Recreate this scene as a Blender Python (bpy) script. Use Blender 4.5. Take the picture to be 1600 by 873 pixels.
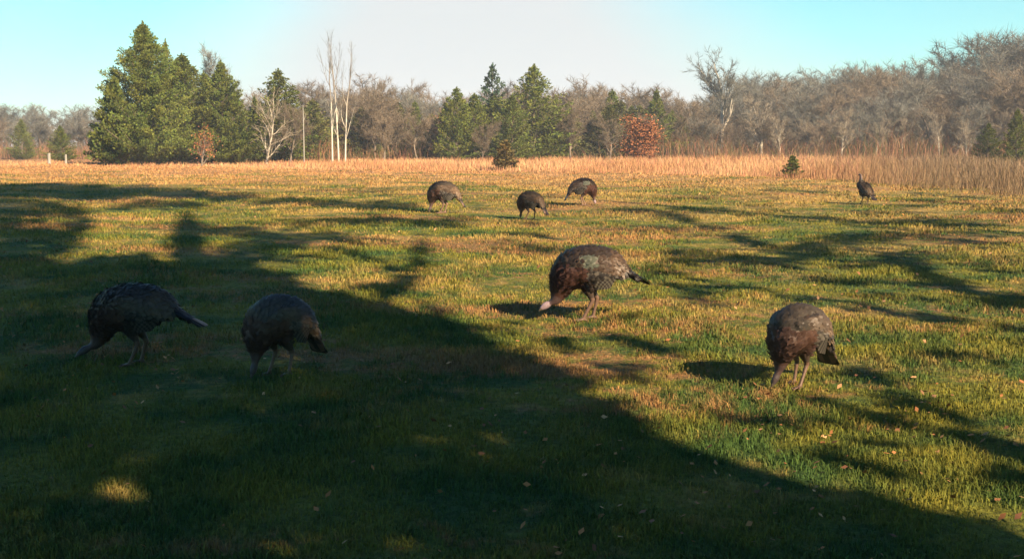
import bpy, bmesh, math, random
import numpy as np
from mathutils import Vector, Matrix, noise as mnoise

for o in list(bpy.data.objects):
    bpy.data.objects.remove(o)
S = bpy.context.scene
COL = S.collection
R = math.radians
rng = np.random.default_rng(11)
random.seed(11)

# ------------------------------------------------------------------ camera
W, H, F = 1600.0, 873.0, 1716.0          # photograph size and focal length in its pixels
CAM = np.array([0.0, 0.0, 1.7])
PITCH = math.atan((H / 2 - 240.0) / F)   # eye level lies on row 240
cam = bpy.data.cameras.new('camera')
co = bpy.data.objects.new('camera', cam)
COL.objects.link(co)
co.location = CAM
co.rotation_euler = (math.pi / 2 - PITCH, 0, 0)
cam.sensor_width = 36.0
cam.lens = 36.0 * F / W
cam.clip_end = 6000
S.camera = co

# ------------------------------------------------------------------ light
SUN_EL = 30.0
SHX, SHY = -0.65, 0.76                    # where shadows point on the ground
S.view_settings.view_transform = 'Standard'
S.view_settings.look = 'None'
S.view_settings.gamma = 1.0
S.view_settings.exposure = 1.76
sun = bpy.data.lights.new('sun', 'SUN')
sun.energy = 4.9
sun.angle = R(0.55)
sun.color = (1.0, 0.77, 0.50)
so = bpy.data.objects.new('sun', sun)
COL.objects.link(so)
ce, se = math.cos(R(SUN_EL)), math.sin(R(SUN_EL))
ldir = Vector((SHX * ce, SHY * ce, -se))
so.rotation_euler = ldir.to_track_quat('-Z', 'Y').to_euler()
so.location = (30, -22, 20)

wd = bpy.data.worlds.new('World')
S.world = wd
wd.use_nodes = True
nt = wd.node_tree
bg = nt.nodes['Background']
sky = nt.nodes.new('ShaderNodeTexSky')
sky.sky_type = 'NISHITA'
sky.sun_disc = False
sky.sun_elevation = R(SUN_EL)
sky.sun_rotation = math.atan2(-SHX, -SHY)
sky.air_density = 1.0
sky.dust_density = 0.6
sky.ozone_density = 1.0
# overexposed glare low over the wood, painted into the sky colour by world direction
tc = nt.nodes.new('ShaderNodeTexCoord')
sep = nt.nodes.new('ShaderNodeSeparateXYZ')
nt.links.new(tc.outputs['Generated'], sep.inputs[0])
def wmath(op, a, b=None, c=None, clamp=False):
    n = nt.nodes.new('ShaderNodeMath'); n.operation = op; n.use_clamp = clamp
    for i, v in enumerate((a, b, c)):
        if v is None: continue
        if isinstance(v, (int, float)): n.inputs[i].default_value = v
        else: nt.links.new(v, n.inputs[i])
    return n.outputs[0]
wn = nt.nodes.new('ShaderNodeTexNoise')
wn.inputs['Scale'].default_value = 3.0
wn.inputs['Detail'].default_value = 3.0
mp = nt.nodes.new('ShaderNodeMapping'); mp.inputs['Scale'].default_value = (1, 1, 3)
nt.links.new(tc.outputs['Generated'], mp.inputs[0]); nt.links.new(mp.outputs[0], wn.inputs['Vector'])
# x+0.045 : veil centre slightly left of straight ahead ; falls off sideways and with height
xs = wmath('ADD', sep.outputs[0], 0.03)
xa = wmath('ABSOLUTE', xs)
hgt = wmath('MAXIMUM', sep.outputs[2], 0.0)
e1 = wmath('MULTIPLY', xa, 3.4)
e2 = wmath('MULTIPLY', hgt, 2.4)
e3 = wmath('MULTIPLY_ADD', hgt, xa, 0.0)
e3 = wmath('MULTIPLY', e3, 22.0)
nz = wmath('MULTIPLY_ADD', wn.outputs['Fac'], 0.5, -0.25)
s_ = wmath('ADD', wmath('ADD', e1, e2), wmath('ADD', e3, nz))
veil = nt.nodes.new('ShaderNodeMapRange'); veil.interpolation_type = 'SMOOTHSTEP'
nt.links.new(s_, veil.inputs[0])
veil.inputs[1].default_value = 0.75; veil.inputs[2].default_value = 2.1
veil.inputs[3].default_value = 1.0; veil.inputs[4].default_value = 0.0
front = wmath('GREATER_THAN', sep.outputs[1], 0.0)
vf = wmath('MULTIPLY', veil.outputs[0], front)
mix = nt.nodes.new('ShaderNodeMix'); mix.data_type = 'RGBA'
nt.links.new(vf, mix.inputs[0])
tint = nt.nodes.new('ShaderNodeMix'); tint.data_type = 'RGBA'; tint.blend_type = 'MULTIPLY'
tint.inputs[0].default_value = 1.0
nt.links.new(sky.outputs[0], tint.inputs[6])
SKYT = (0.52, 1.25, 1.20, 1)
hmix = nt.nodes.new('ShaderNodeMix'); hmix.data_type = 'RGBA'
nt.links.new(wmath('MULTIPLY_ADD', sep.outputs[2], 3.0, -0.45, clamp=True), hmix.inputs[0])
hmix.inputs[6].default_value = SKYT; hmix.inputs[7].default_value = (0.42, 0.88, 1.30, 1)
nt.links.new(hmix.outputs[2], tint.inputs[7])
nt.links.new(tint.outputs[2], mix.inputs[6])
SKY_STR = 0.043
VEIL = 0.785 / (2 ** S.view_settings.exposure) / SKY_STR
mix.inputs[7].default_value = (VEIL * .97, VEIL * 1.03, VEIL * 1.06, 1)
nt.links.new(mix.outputs[2], bg.inputs['Color'])
bg.inputs['Strength'].default_value = SKY_STR

# ------------------------------------------------------------------ terrain and pixel helpers
def smooth(a, b, t):
    t = np.clip((t - a) / (b - a), 0, 1)
    return t * t * (3 - 2 * t)
def terrain(x, y):
    x = np.asarray(x, float); y = np.asarray(y, float)
    yy = np.maximum(y, 4.0)
    z = 1.25 * (1 - np.exp(-(yy - 4.0) / 35.0))
    near = np.exp(-((y - 30) / 45.0) ** 2)
    z = z + near * (0.05 * np.sin(x * 0.33 + 0.8) * np.sin(y * 0.27 + 0.4) + 0.025 * np.sin(x * 0.9 + y * 0.5))
    z = z + 0.012 * np.sin(x * 2.3 + 1.1) * np.sin(y * 1.9) * np.exp(-((y - 8) / 14.0) ** 2)
    z = z - 0.35 * smooth(150, 260, y)
    return z
cp, sp = math.cos(PITCH), math.sin(PITCH)
def ray(px, py):
    u = (px - W / 2) / F; v = (H / 2 - py) / F
    return np.array([u, cp + v * sp, -sp + v * cp])
def ground_at(px, py, dmax=200.0):
    d = ray(px, py)
    t = 2.0
    while t < dmax:
        p = CAM + d * t
        if p[2] < terrain(p[0], p[1]): break
        t *= 1.004
    p = CAM + d * t
    return float(p[0]), float(p[1]), float(terrain(p[0], p[1]))
def at_depth(px, y):
    """ground point at distance y seen in column px"""
    x = (px - W / 2) / F * y
    return x, y, float(terrain(x, y))
def top_height(py, y, z0):
    """height of a thing at distance y whose top is seen on row py"""
    d = ray(800, py)
    return CAM[2] + d[2] / d[1] * y - z0
def project(P):
    P = np.asarray(P) - CAM
    yc = P[..., 1] * cp - P[..., 2] * sp
    zc = P[..., 1] * sp + P[..., 2] * cp
    return W / 2 + F * P[..., 0] / yc, H / 2 - F * zc / yc

# ------------------------------------------------------------------ object helpers
def tag(o, label=None, cat=None, group=None, kind=None):
    if label: o['label'] = label
    if cat: o['category'] = cat
    if group: o['group'] = group
    if kind: o['kind'] = kind
    return o
def link(name, me, parent=None):
    o = bpy.data.objects.new(name, me)
    COL.objects.link(o)
    if parent is not None: o.parent = parent
    return o
def mesh_np(name, V, faces_n, loops, mats, col=None, midx=None, smooth_=False):
    """V (n,3); loops flat index list; faces_n = vertices per face (int or array)"""
    me = bpy.data.meshes.new(name)
    V = np.asarray(V, np.float32); loops = np.asarray(loops, np.int32).ravel()
    if np.isscalar(faces_n): tot = np.full(len(loops) // faces_n, faces_n, np.int32)
    else: tot = np.asarray(faces_n, np.int32)
    start = np.concatenate([[0], np.cumsum(tot)[:-1]]).astype(np.int32)
    me.vertices.add(len(V)); me.vertices.foreach_set('co', V.ravel())
    me.loops.add(len(loops)); me.loops.foreach_set('vertex_index', loops)
    me.polygons.add(len(tot)); me.polygons.foreach_set('loop_start', start)
    me.polygons.foreach_set('loop_total', tot)
    if midx is not None: me.polygons.foreach_set('material_index', np.asarray(midx, np.int32))
    if smooth_: me.polygons.foreach_set('use_smooth', np.ones(len(tot), bool))
    me.update(calc_edges=True)
    if col is not None:
        a = me.color_attributes.new('tone', 'FLOAT_COLOR', 'POINT')
        c = np.ones((len(V), 4), np.float32); c[:, :3] = col
        a.data.foreach_set('color', c.ravel())
    for m in mats: me.materials.append(m)
    return me

# ------------------------------------------------------------------ materials
def new_mat(name):
    m = bpy.data.materials.new(name); m.use_nodes = True
    t = m.node_tree
    b = t.nodes['Principled BSDF']
    b.inputs['Roughness'].default_value = 0.85
    b.inputs['Specular IOR Level'].default_value = 0.15
    return m, t, b
def N(t, kind, **kw):
    n = t.nodes.new(kind)
    for k, v in kw.items():
        if k in n.inputs: n.inputs[k].default_value = v
        else: setattr(n, k, v)
    return n
def mixc(t, fac, a, b, blend='MIX'):
    n = t.nodes.new('ShaderNodeMix'); n.data_type = 'RGBA'; n.blend_type = blend
    for i, v in ((0, fac), (6, a), (7, b)):
        if isinstance(v, (int, float)): n.inputs[i].default_value = v
        elif isinstance(v, tuple): n.inputs[i].default_value = (*v, 1) if len(v) == 3 else v
        else: t.links.new(v, n.inputs[i])
    return n.outputs[2]
def mrange(t, v, a, b, c=0.0, d=1.0, sm=True):
    n = t.nodes.new('ShaderNodeMapRange')
    if sm: n.interpolation_type = 'SMOOTHSTEP'
    t.links.new(v, n.inputs[0])
    for i, q in enumerate((a, b, c, d)): n.inputs[i + 1].default_value = q
    return n.outputs[0]
def mth(t, op, a, b=None):
    n = t.nodes.new('ShaderNodeMath'); n.operation = op
    for i, v in enumerate((a, b)):
        if v is None: continue
        if isinstance(v, (int, float)): n.inputs[i].default_value = v
        else: t.links.new(v, n.inputs[i])
    return n.outputs[0]
def noise_tex(t, vec, scale, detail=3.0, rough=0.55, stretch=None, off=None):
    if stretch or off:
        mpn = t.nodes.new('ShaderNodeMapping')
        if stretch: mpn.inputs['Scale'].default_value = stretch
        if off: mpn.inputs['Location'].default_value = off
        t.links.new(vec, mpn.inputs[0]); vec = mpn.outputs[0]
    n = N(t, 'ShaderNodeTexNoise'); n.inputs['Scale'].default_value = scale
    n.inputs['Detail'].default_value = detail; n.inputs['Roughness'].default_value = rough
    t.links.new(vec, n.inputs['Vector'])
    return n.outputs['Fac']

GREEN_A = (0.038, 0.076, 0.018)
GREEN_B = (0.130, 0.130, 0.020)
STRAW = (0.29, 0.20, 0.065)
RUST = (0.24, 0.125, 0.055)
def pasture_colour(t):
    """colour of the pasture as a function of the place on the ground"""
    geo = N(t, 'ShaderNodeNewGeometry')
    P = geo.outputs['Position']
    flat = N(t, 'ShaderNodeVectorMath', operation='MULTIPLY'); flat.inputs[1].default_value = (1, 1, 0)
    t.links.new(P, flat.inputs[0]); P = flat.outputs[0]
    sx = N(t, 'ShaderNodeSeparateXYZ'); t.links.new(P, sx.inputs[0])
    g = mixc(t, mrange(t, noise_tex(t, P, 1.1, 4, 0.6), 0.38, 0.62), GREEN_A, GREEN_B)
    # straw patches : more of them farther out, in bands across the slope
    n1 = noise_tex(t, P, 0.42, 5, 0.62, stretch=(0.8, 1.3, 1))
    n2 = noise_tex(t, P, 3.0, 4, 0.7, off=(7, 3, 0))
    nn = mth(t, 'ADD', mth(t, 'MULTIPLY', n1, 0.62), mth(t, 'MULTIPLY', n2, 0.38))
    far = mrange(t, sx.outputs[1], 5.0, 60.0, -0.055, 0.15, sm=False)
    v = mth(t, 'ADD', nn, far)
    # left of the near field greener
    lf = mrange(t, sx.outputs[0], -6.0, 3.0, -0.02, 0.0, sm=False)
    v = mth(t, 'ADD', v, lf)
    straw = mixc(t, mrange(t, sx.outputs[1], 24.0, 50.0), STRAW, (0.34, 0.185, 0.085))
    c = mixc(t, mrange(t, v, 0.455, 0.60, 0.0, 0.9), g, straw)
    n3 = noise_tex(t, P, 0.30, 4, 0.6, off=(31, 12, 0), stretch=(0.7, 1.6, 1))
    n4 = noise_tex(t, P, 5.0, 3, 0.7, off=(3, 22, 0))
    rr = mth(t, 'ADD', mth(t, 'MULTIPLY', n3, 0.6), mth(t, 'MULTIPLY', n4, 0.4))
    rr = mth(t, 'ADD', rr, mrange(t, sx.outputs[1], 4.0, 9.0, -0.07, 0.0, sm=False))
    c = mixc(t, mrange(t, rr, 0.50, 0.60, 0.0, 0.8), c, RUST)
    return c, P
m_ground, t, b = new_mat('pasture ground')
c, P = pasture_colour(t)
n5 = noise_tex(t, P, 18.0, 4, 0.7)
c = mixc(t, 1.0, c, mixc(t, mrange(t, n5, 0.3, 0.7), (0.55, 0.55, 0.55), (1.25, 1.2, 1.15)), 'MULTIPLY')
t.links.new(c, b.inputs['Base Color'])
bp = N(t, 'ShaderNodeBump'); bp.inputs['Strength'].default_value = 0.9; bp.inputs['Distance'].default_value = 0.06
t.links.new(noise_tex(t, P, 9.0, 6, 0.7), bp.inputs['Height']); t.links.new(bp.outputs[0], b.inputs['Normal'])
b.inputs['Roughness'].default_value = 1.0

m_blade, t, b = new_mat('pasture blades')
c, P = pasture_colour(t)
at = N(t, 'ShaderNodeVertexColor'); at.layer_name = 'tone'
c = mixc(t, 1.0, c, at.outputs[0], 'MULTIPLY')
t.links.new(c, b.inputs['Base Color'])

def tone_mat(name, base, var=0.25, objvar=0.0, rough=0.85):
    """colour times the mesh's own tone, with a little noise"""
    m, t, b = new_mat(name)
    at = N(t, 'ShaderNodeVertexColor'); at.layer_name = 'tone'
    c = mixc(t, 1.0, base, at.outputs[0], 'MULTIPLY')
    if objvar:
        oi = N(t, 'ShaderNodeObjectInfo')
        f = mrange(t, oi.outputs['Random'], 0, 1, 1 - objvar, 1 + objvar, sm=False)
        c = mixc(t, 1.0, c, c, 'MIX')
        vm = N(t, 'ShaderNodeVectorMath', operation='SCALE')
        t.links.new(c, vm.inputs[0]); t.links.new(f, vm.inputs[3]); c = vm.outputs[0]
    t.links.new(c, b.inputs['Base Color'])
    b.inputs['Roughness'].default_value = rough
    return m
m_cedar = tone_mat('cedar foliage', (0.092, 0.112, 0.022), objvar=0.18)
m_cedar_dull = tone_mat('dull cedar foliage', (0.085, 0.088, 0.028), objvar=0.3)  # duller, browner green of the understory evergreens
m_cedar_blue = tone_mat('dark fir foliage', (0.035, 0.062, 0.035), objvar=0.1)
m_cedar_brown = tone_mat('bronzed cedar foliage', (0.115, 0.085, 0.030), objvar=0.1)
m_twig = tone_mat('bare twigs', (0.170, 0.132, 0.094), objvar=0.22)
m_twig_grey = tone_mat('grey twigs', (0.145, 0.14, 0.12), objvar=0.22)
m_twig_pale = tone_mat('pale twigs', (0.24, 0.20, 0.15))
m_redleaf = tone_mat('russet leaves', (0.22, 0.09, 0.042))
m_caster = tone_mat('oak leaves', (0.07, 0.08, 0.025))
m_tall = tone_mat('broomsedge', (0.42, 0.225, 0.115))
m_brush = tone_mat('undergrowth twigs', (0.26, 0.155, 0.095))
def bark(name, c1, c2, scale=6.0):
    m, t, b = new_mat(name)
    tcn = N(t, 'ShaderNodeTexCoord')
    f = noise_tex(t, tcn.outputs['Object'], scale, 4, 0.7, stretch=(1, 1, 0.25))
    c = mixc(t, mrange(t, f, 0.35, 0.65), c1, c2)
    t.links.new(c, b.inputs['Base Color'])
    bp = N(t, 'ShaderNodeBump'); bp.inputs['Strength'].default_value = 0.6
    t.links.new(f, bp.inputs['Height']); t.links.new(bp.outputs[0], b.inputs['Normal'])
    return m
m_bark = bark('brown bark', (0.11, 0.085, 0.065), (0.20, 0.16, 0.125))
m_bark_pale = bark('pale bark', (0.28, 0.24, 0.19), (0.42, 0.38, 0.31))
m_bark_white = bark('white sycamore bark', (0.38, 0.34, 0.28), (0.56, 0.51, 0.43), 3.0)
_t = m_bark_white.node_tree; _b = _t.nodes['Principled BSDF']           # the bark turns grey brown up the stem
_src = _b.inputs['Base Color'].links[0].from_socket
_tc = N(_t, 'ShaderNodeTexCoord'); _sx = N(_t, 'ShaderNodeSeparateXYZ'); _t.links.new(_tc.outputs['Object'], _sx.inputs[0])
_t.links.new(mixc(_t, mrange(_t, _sx.outputs[2], 3.0, 5.5), _src, (0.20, 0.17, 0.14)), _b.inputs['Base Color'])
m_post = bark('weathered post wood', (0.20, 0.19, 0.17), (0.30, 0.28, 0.25), 8)

# ------------------------------------------------------------------ the ground
ys = np.concatenate([np.linspace(-40, 2, 22), np.arange(2.2, 30, 0.22), np.arange(30, 130, 1.2), np.geomspace(132, 3000, 40)])
xs_ = np.concatenate([-np.geomspace(2200, 32, 28), np.arange(-31, 31.01, 0.5), np.geomspace(32, 2200, 28)])
X, Y = np.meshgrid(xs_, ys)
Z = terrain(X, Y)
V = np.stack([X.ravel(), Y.ravel(), Z.ravel()], 1)
nx, ny = len(xs_), len(ys)
ii, jj = np.meshgrid(np.arange(nx - 1), np.arange(ny - 1))
a = (jj * nx + ii).ravel()
loops = np.stack([a, a + 1, a + 1 + nx, a + nx], 1)
gme = mesh_np('ground', V, 4, loops, [m_ground], smooth_=True)
tag(link('ground', gme), kind='structure')

# far ridge beyond the left hand wood, hazy blue of distance put into its colour
m_hill, t, b = new_mat('far ridge')
tcn = N(t, 'ShaderNodeTexCoord')
c = mixc(t, mrange(t, noise_tex(t, tcn.outputs['Object'], 0.05, 4), 0.35, 0.65), (0.09, 0.12, 0.12), (0.13, 0.15, 0.14))
t.links.new(c, b.inputs['Base Color'])
hx = np.linspace(-1500, 1500, 220); hy = np.linspace(0, 300, 14)
HX, HY = np.meshgrid(hx, hy)
rid = 9 + 12 * np.sin(hx * 0.004 + 0.9) + 8 * np.sin(hx * 0.011 + 2.0) + 2 * np.sin(hx * 0.06) + rng.normal(0, 0.8, len(hx))
HZ = rid[None, :] * np.sin(np.pi * HY / 300) + 0.6
V = np.stack([HX.ravel(), HY.ravel() + 480, HZ.ravel()], 1)
ii, jj = np.meshgrid(np.arange(len(hx) - 1), np.arange(len(hy) - 1))
a = (jj * len(hx) + ii).ravel()
tag(link('hills', mesh_np('hills', V, 4, np.stack([a, a + 1, a + 1 + len(hx), a + len(hx)], 1), [m_hill], smooth_=True)), kind='structure')

# ------------------------------------------------------------------ short grass, tall grass, leaf litter
def vnoise(x, y, seed=0):
    xi, yi = np.floor(x).astype(int), np.floor(y).astype(int); fx, fy = x - xi, y - yi
    fx = fx * fx * (3 - 2 * fx); fy = fy * fy * (3 - 2 * fy)
    def hsh(i, j):
        v = np.sin(i * 127.1 + j * 311.7 + seed * 74.7) * 43758.5453
        return v - np.floor(v)
    return (hsh(xi, yi) * (1 - fx) + hsh(xi + 1, yi) * fx) * (1 - fy) + (hsh(xi, yi + 1) * (1 - fx) + hsh(xi + 1, yi + 1) * fx) * fy
def blades(name, P, h, w, lean, tone, mat, rs):
    """P (n,3) roots; each blade one bent ribbon: 5 vertices, a quad and a triangle"""
    n = len(P)
    az = rs.uniform(0, 2 * np.pi, n)
    side = np.stack([np.cos(az), np.sin(az), np.zeros(n)], 1) * (w / 2)[:, None]
    la = rs.uniform(0, 2 * np.pi, n)
    ld = np.stack([np.cos(la), np.sin(la), np.zeros(n)], 1)
    mid = P + ld * (lean * h * 0.3)[:, None] + np.array([0, 0, 1.]) * (h * 0.6)[:, None]
    tip = P + ld * (lean * h)[:, None] + np.array([0, 0, 1.]) * (h * np.sqrt(np.clip(1 - (lean * 0.7) ** 2, .2, 1)))[:, None]
    lo = P - np.array([0, 0, .012])
    V = np.stack([lo - side, lo + side, mid + side * .8, mid - side * .8, tip], 1).reshape(-1, 3)
    k = (np.arange(n) * 5)[:, None]
    L = np.concatenate([k + 0, k + 1, k + 2, k + 3, k + 3, k + 2, k + 4], 1)
    tot = np.tile([4, 3], n)
    col = np.repeat(tone, 5, axis=0)
    return mesh_np(name, V, tot, L.ravel(), [mat], col=col)
def field_points(n, d0, d1, power, spread, rs):
    u = rs.uniform(0, 1, n)
    q = 1 - power
    d = (d0 ** q + u * (d1 ** q - d0 ** q)) ** (1 / q)
    x = rs.uniform(-1, 1, n) * (d * spread + 0.8)
    return x, d
n = 620000
x, d = field_points(n, 4.0, 66.0, 1.35, 0.52, rng)
# clumped: pull points towards tuft centres
cx = np.round(x / (0.03 * d)) * 0.03 * d; cy = np.round(d / (0.035 * d)) * 0.035 * d
k = rng.uniform(0, 0.5, n) * (rng.uniform(0, 1, n) < 0.5)
tuft = 2.2 * (.5 * vnoise(x * 1.3, d * 1.1, 5) + .3 * vnoise(x * 4, d * 3, 6) + .2 * vnoise(x * 11, d * 8, 7) - .5) * 1.6 + 0 * (np.sin(x * 3.1 + 1.3 * np.sin(d * 1.7)) * np.sin(d * 2.7 + 1.1 * np.sin(x * 2.3)) + 0.6 * np.sin(x * 7.7 + d * 5.1)) * 0.5
keep = rng.uniform(0, 1, n) < (0.72 + 0.45 * tuft)
x, d, tuft = x[keep], d[keep], tuft[keep]; n = len(x)
P = np.stack([x, d, terrain(x, d)], 1)
h = rng.uniform(0.012, 0.048, n) * np.clip(1 + 0.75 * tuft, .35, 2.1) * (0.9 + 0.012 * d)
w = np.maximum(0.0045, 0.00075 * d) * rng.uniform(0.7, 1.3, n)
br = 1 + rng.uniform(-1, 1, n) * np.clip(0.32 - 0.012 * (d - 6), 0.08, 0.32)
yl = rng.uniform(0, .8, n) ** 2
tone = np.stack([br * (1 + 0.45 * yl), br * (1 + 0.12 * yl), br * (1 - 0.1 * yl)], 1)
tag(link('grass', blades('grass', P, h, w, rng.uniform(0.2, 1.1, n), tone, m_blade, rng)), kind='stuff', label='short mottled green and straw pasture grass', cat='grass')

# leaf litter
n = 3600
x, d = field_points(n, 4.0, 34.0, 1.2, 0.5, rng)
pat = np.sin(x * 0.9 + 2.0 * np.sin(d * 0.55)) + np.sin(d * 1.15 + x * 0.3)
keep = rng.uniform(0, 1, n) < np.clip(0.35 + 0.4 * pat, 0.08, 1)
x, d = x[keep], d[keep]; n = len(x)
c0 = np.stack([x, d, terrain(x, d) + rng.uniform(0.015, 0.05, n)], 1)
sz = rng.uniform(0.008, 0.024, n) * (0.8 + 0.035 * d)
az = rng.uniform(0, 2 * np.pi, n); ti = rng.normal(0, 0.45, n)
u1 = np.stack([np.cos(az), np.sin(az), np.sin(ti)], 1) * sz[:, None]
u2 = np.stack([-np.sin(az), np.cos(az), rng.normal(0, .4, n)], 1) * (sz * 0.62)[:, None]
V = np.stack([c0 - u1, c0 - u1 * .2 + u2, c0 + u1, c0 - u1 * .1 - u2], 1).reshape(-1, 3)
L = (np.arange(n) * 4)[:, None] + np.arange(4)[None]
base = np.array([[1.5, .75, .33], [1.15, .62, .3], [.8, .42, .25], [1.9, 1.25, .7]])
tn = base[rng.integers(0, 4, n)] * rng.uniform(.6, 1.2, (n, 1))
m_leaf = tone_mat('dead leaves', (0.22, 0.18, 0.15))
tag(link('fallen_leaves', mesh_np('fallen_leaves', V, 4, L, [m_leaf], col=np.repeat(tn, 4, 0))), kind='stuff', label='dry brown leaves scattered over the pasture', cat='leaves')

# tall orange grass: near edge runs from far left to close right
def edge_y(px):
    """nearest distance of the tall grass in picture column px"""
    return np.interp(px, [-100, 0, 200, 420, 700, 900, 1100, 1300, 1450, 1600, 1750], [60, 60, 58, 54, 50, 46, 43, 36, 31, 27.5, 25])
def tall_patch(n, px0, px1, dmax, hmin, hmax, dens):
    px = rng.uniform(px0, px1, n)
    e = edge_y(px)
    d = e + (dmax - e) * rng.uniform(0, 1, n) ** 1.6 + rng.normal(0, 0.5, n)
    return px, d
n = 260000
px = rng.uniform(-120, 1720, n)
e = edge_y(px)
d = e + (80 - e) * rng.uniform(0, 1, n) ** 1.5 + rng.normal(0, 0.45, n)
x = (px - 800) / F * d
# left third has only a thin low fringe
wleft = np.interp(px, [-120, 350, 560, 800], [0.10, 0.25, 0.8, 1.0])
cl = 0.5 + 0.3 * np.sin(x * 1.9 + 2 * np.sin(d * .8)) * np.sin(d * 1.3 + x * .4) + 0.25 * np.sin(x * 5.3 + d * 2.1) * np.sin(x * 0.7 + 1)
keep = rng.uniform(0, 1, n) < wleft * np.clip(0.15 + 0.85 * cl, .05, 1) * np.clip((d - e + 1.2) / 4.0, .15, 1)
x, d, px, cl, e = x[keep], d[keep], px[keep], cl[keep], e[keep]; n = len(x)
P = np.stack([x, d, terrain(x, d)], 1)
hh = np.interp(px, [-120, 350, 560, 900, 1200, 1500, 1700], [0.15, 0.18, 0.30, 0.38, 0.46, 0.56, 0.58])
h = hh * rng.uniform(0.2, 1.15, n) ** 1.2 * (0.55 + 0.8 * cl) * (0.8 + 0.006 * d) * np.clip(0.35 + (d - e + 1) / 7.0, .3, 1)
w = 0.00042 * d * rng.uniform(0.4, 1.0, n)
br = rng.uniform(0.6, 1.3, n)[:, None]
gr = np.clip(np.interp(px, [1200, 1450], [0, 1]), 0, 1)[:, None] * rng.uniform(0.7, 1, (n, 1))
pk = (rng.uniform(0, 1, (n, 1)) < 0.3)
tone = br * np.where(pk, np.array([[1.0, 0.72, 0.78]]), np.array([[1.05, 1.05, .85]]))
pat = np.clip(.5 + .5 * np.sin(x * .55 + 2 * np.sin(d * .21)) + rng.normal(0, .25, n), 0, 1)[:, None]
tone = tone * (pat * np.array([[.78, .80, .85]]) + (1 - pat) * np.array([[1.0, 1.18, 1.35]]))
tone = tone * (1 - gr) + br * np.array([[0.30, 0.42, 0.50]]) * gr  # right end dull grey-brown, with the shade there painted into the blade tone
tag(link('tall_grass', blades('tall_grass', P, h, w, rng.uniform(0.0, 0.7, n), tone, m_tall, rng)), kind='stuff', label='tall orange dry grass along the edge of the pasture', cat='grass')

# ------------------------------------------------------------------ trees
def tubes(segs, sides=5):
    """segs: list of (p0, p1, r0, r1) -> V, quads"""
    A = np.array([s[0] for s in segs], float); B = np.array([s[1] for s in segs], float)
    r0 = np.array([s[2] for s in segs]); r1 = np.array([s[3] for s in segs])
    D = B - A; Ln = np.linalg.norm(D, axis=1, keepdims=True); D = D / np.maximum(Ln, 1e-6)
    up = np.where(np.abs(D[:, 2:3]) > 0.9, np.array([[1., 0, 0]]), np.array([[0, 0, 1.]]))
    U = np.cross(D, up); U /= np.linalg.norm(U, axis=1, keepdims=True); Wv = np.cross(D, U)
    ang = np.linspace(0, 2 * np.pi, sides, endpoint=False)
    ring = np.cos(ang)[None, :, None] * U[:, None] + np.sin(ang)[None, :, None] * Wv[:, None]
    V0 = A[:, None] + ring * r0[:, None, None]; V1 = B[:, None] + ring * r1[:, None, None]
    V = np.concatenate([V0, V1], 1).reshape(-1, 3)
    n = len(segs); k = (np.arange(n) * 2 * sides)[:, None, None]
    i = np.arange(sides); j = (i + 1) % sides
    q = np.stack([i, j, j + sides, i + sides], 1)[None] + k
    return V, q.reshape(-1, 4)
def ribbons(A, B, w, rs):
    """flat twigs A->B as tapering triangles"""
    D = B - A
    r = rs.normal(0, 1, D.shape); S_ = np.cross(D, r); S_ /= np.maximum(np.linalg.norm(S_, axis=1, keepdims=True), 1e-6)
    S_ *= (np.asarray(w) / 2)[:, None] if np.ndim(w) else w / 2
    V = np.stack([A - S_, A + S_, B], 1).reshape(-1, 3)
    L = np.arange(len(V)).reshape(-1, 3)
    return V, L
def grow_bare(rs, height=12.0, spread=0.42, trunk_r=0.16, lean=(0, 0), levels=4, fork=0.35, up=0.45, twig=0.8, clear=0.3, ntw=2, kids=(2, 5)):
    segs, tips = [], []
    def branch(p, d, L, r, lev):
        n = 4 if lev < 2 else 3
        for i in range(n):
            r1 = r * (0.86 if lev == 0 else 0.78)
            d = d + rs.normal(0, 0.11 + 0.05 * lev, 3) + np.array([0, 0, up * 0.25])
            d /= np.linalg.norm(d)
            q = p + d * L / n
            segs.append((p, q, r, r1, lev))
            frac = (i + 1) / n
            if lev < levels - 1 and (lev > 0 or frac > clear):
                for c in range(rs.integers(1, 3) if lev else rs.integers(*kids)):
                    a_ = rs.uniform(0, 2 * np.pi)
                    o = np.array([np.cos(a_), np.sin(a_), 0.0]); o -= d * o.dot(d); o /= np.linalg.norm(o)
                    ang = rs.uniform(0.45, 0.95)
                    nd = d * math.cos(ang) + o * math.sin(ang)
                    branch(p + (q - p) * rs.uniform(.2, 1), nd, L * (spread + rs.uniform(-.06, .12)) * (1.15 - 0.3 * frac), r1 * 0.55, lev + 1)
            if lev >= levels - 2:
                tips.append((p, q, lev))
            p, r = q, r1
        if lev < levels - 1:
            for c in range(2):
                nd = d + rs.normal(0, fork, 3); nd /= np.linalg.norm(nd)
                branch(p, nd, L * spread * 1.1, r * 0.8, lev + 1)
    d0 = np.array([lean[0], lean[1], 1.0]); d0 /= np.linalg.norm(d0)
    branch(np.zeros(3), d0, height * 0.62, trunk_r, 0)
    # twigs
    A, B = [], []
    for (p, q, lev) in tips:
        for k in range(ntw):
            s = p + (q - p) * rs.uniform(0, 1)
            dd = (q - p) / (np.linalg.norm(q - p) + 1e-6) * 0.8 + rs.normal(0, 0.55, 3) + np.array([0, 0, 0.25])
            A.append(s); B.append(s + dd / np.linalg.norm(dd) * rs.uniform(.35, 1.0) * twig)
    A = np.array(A); B = np.array(B)
    zt = max(B[:, 2].max(), 1)
    f = height / zt
    segs = [(s[0] * f, s[1] * f, s[2], s[3], s[4]) for s in segs]
    return segs, A * f, B * f
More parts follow.
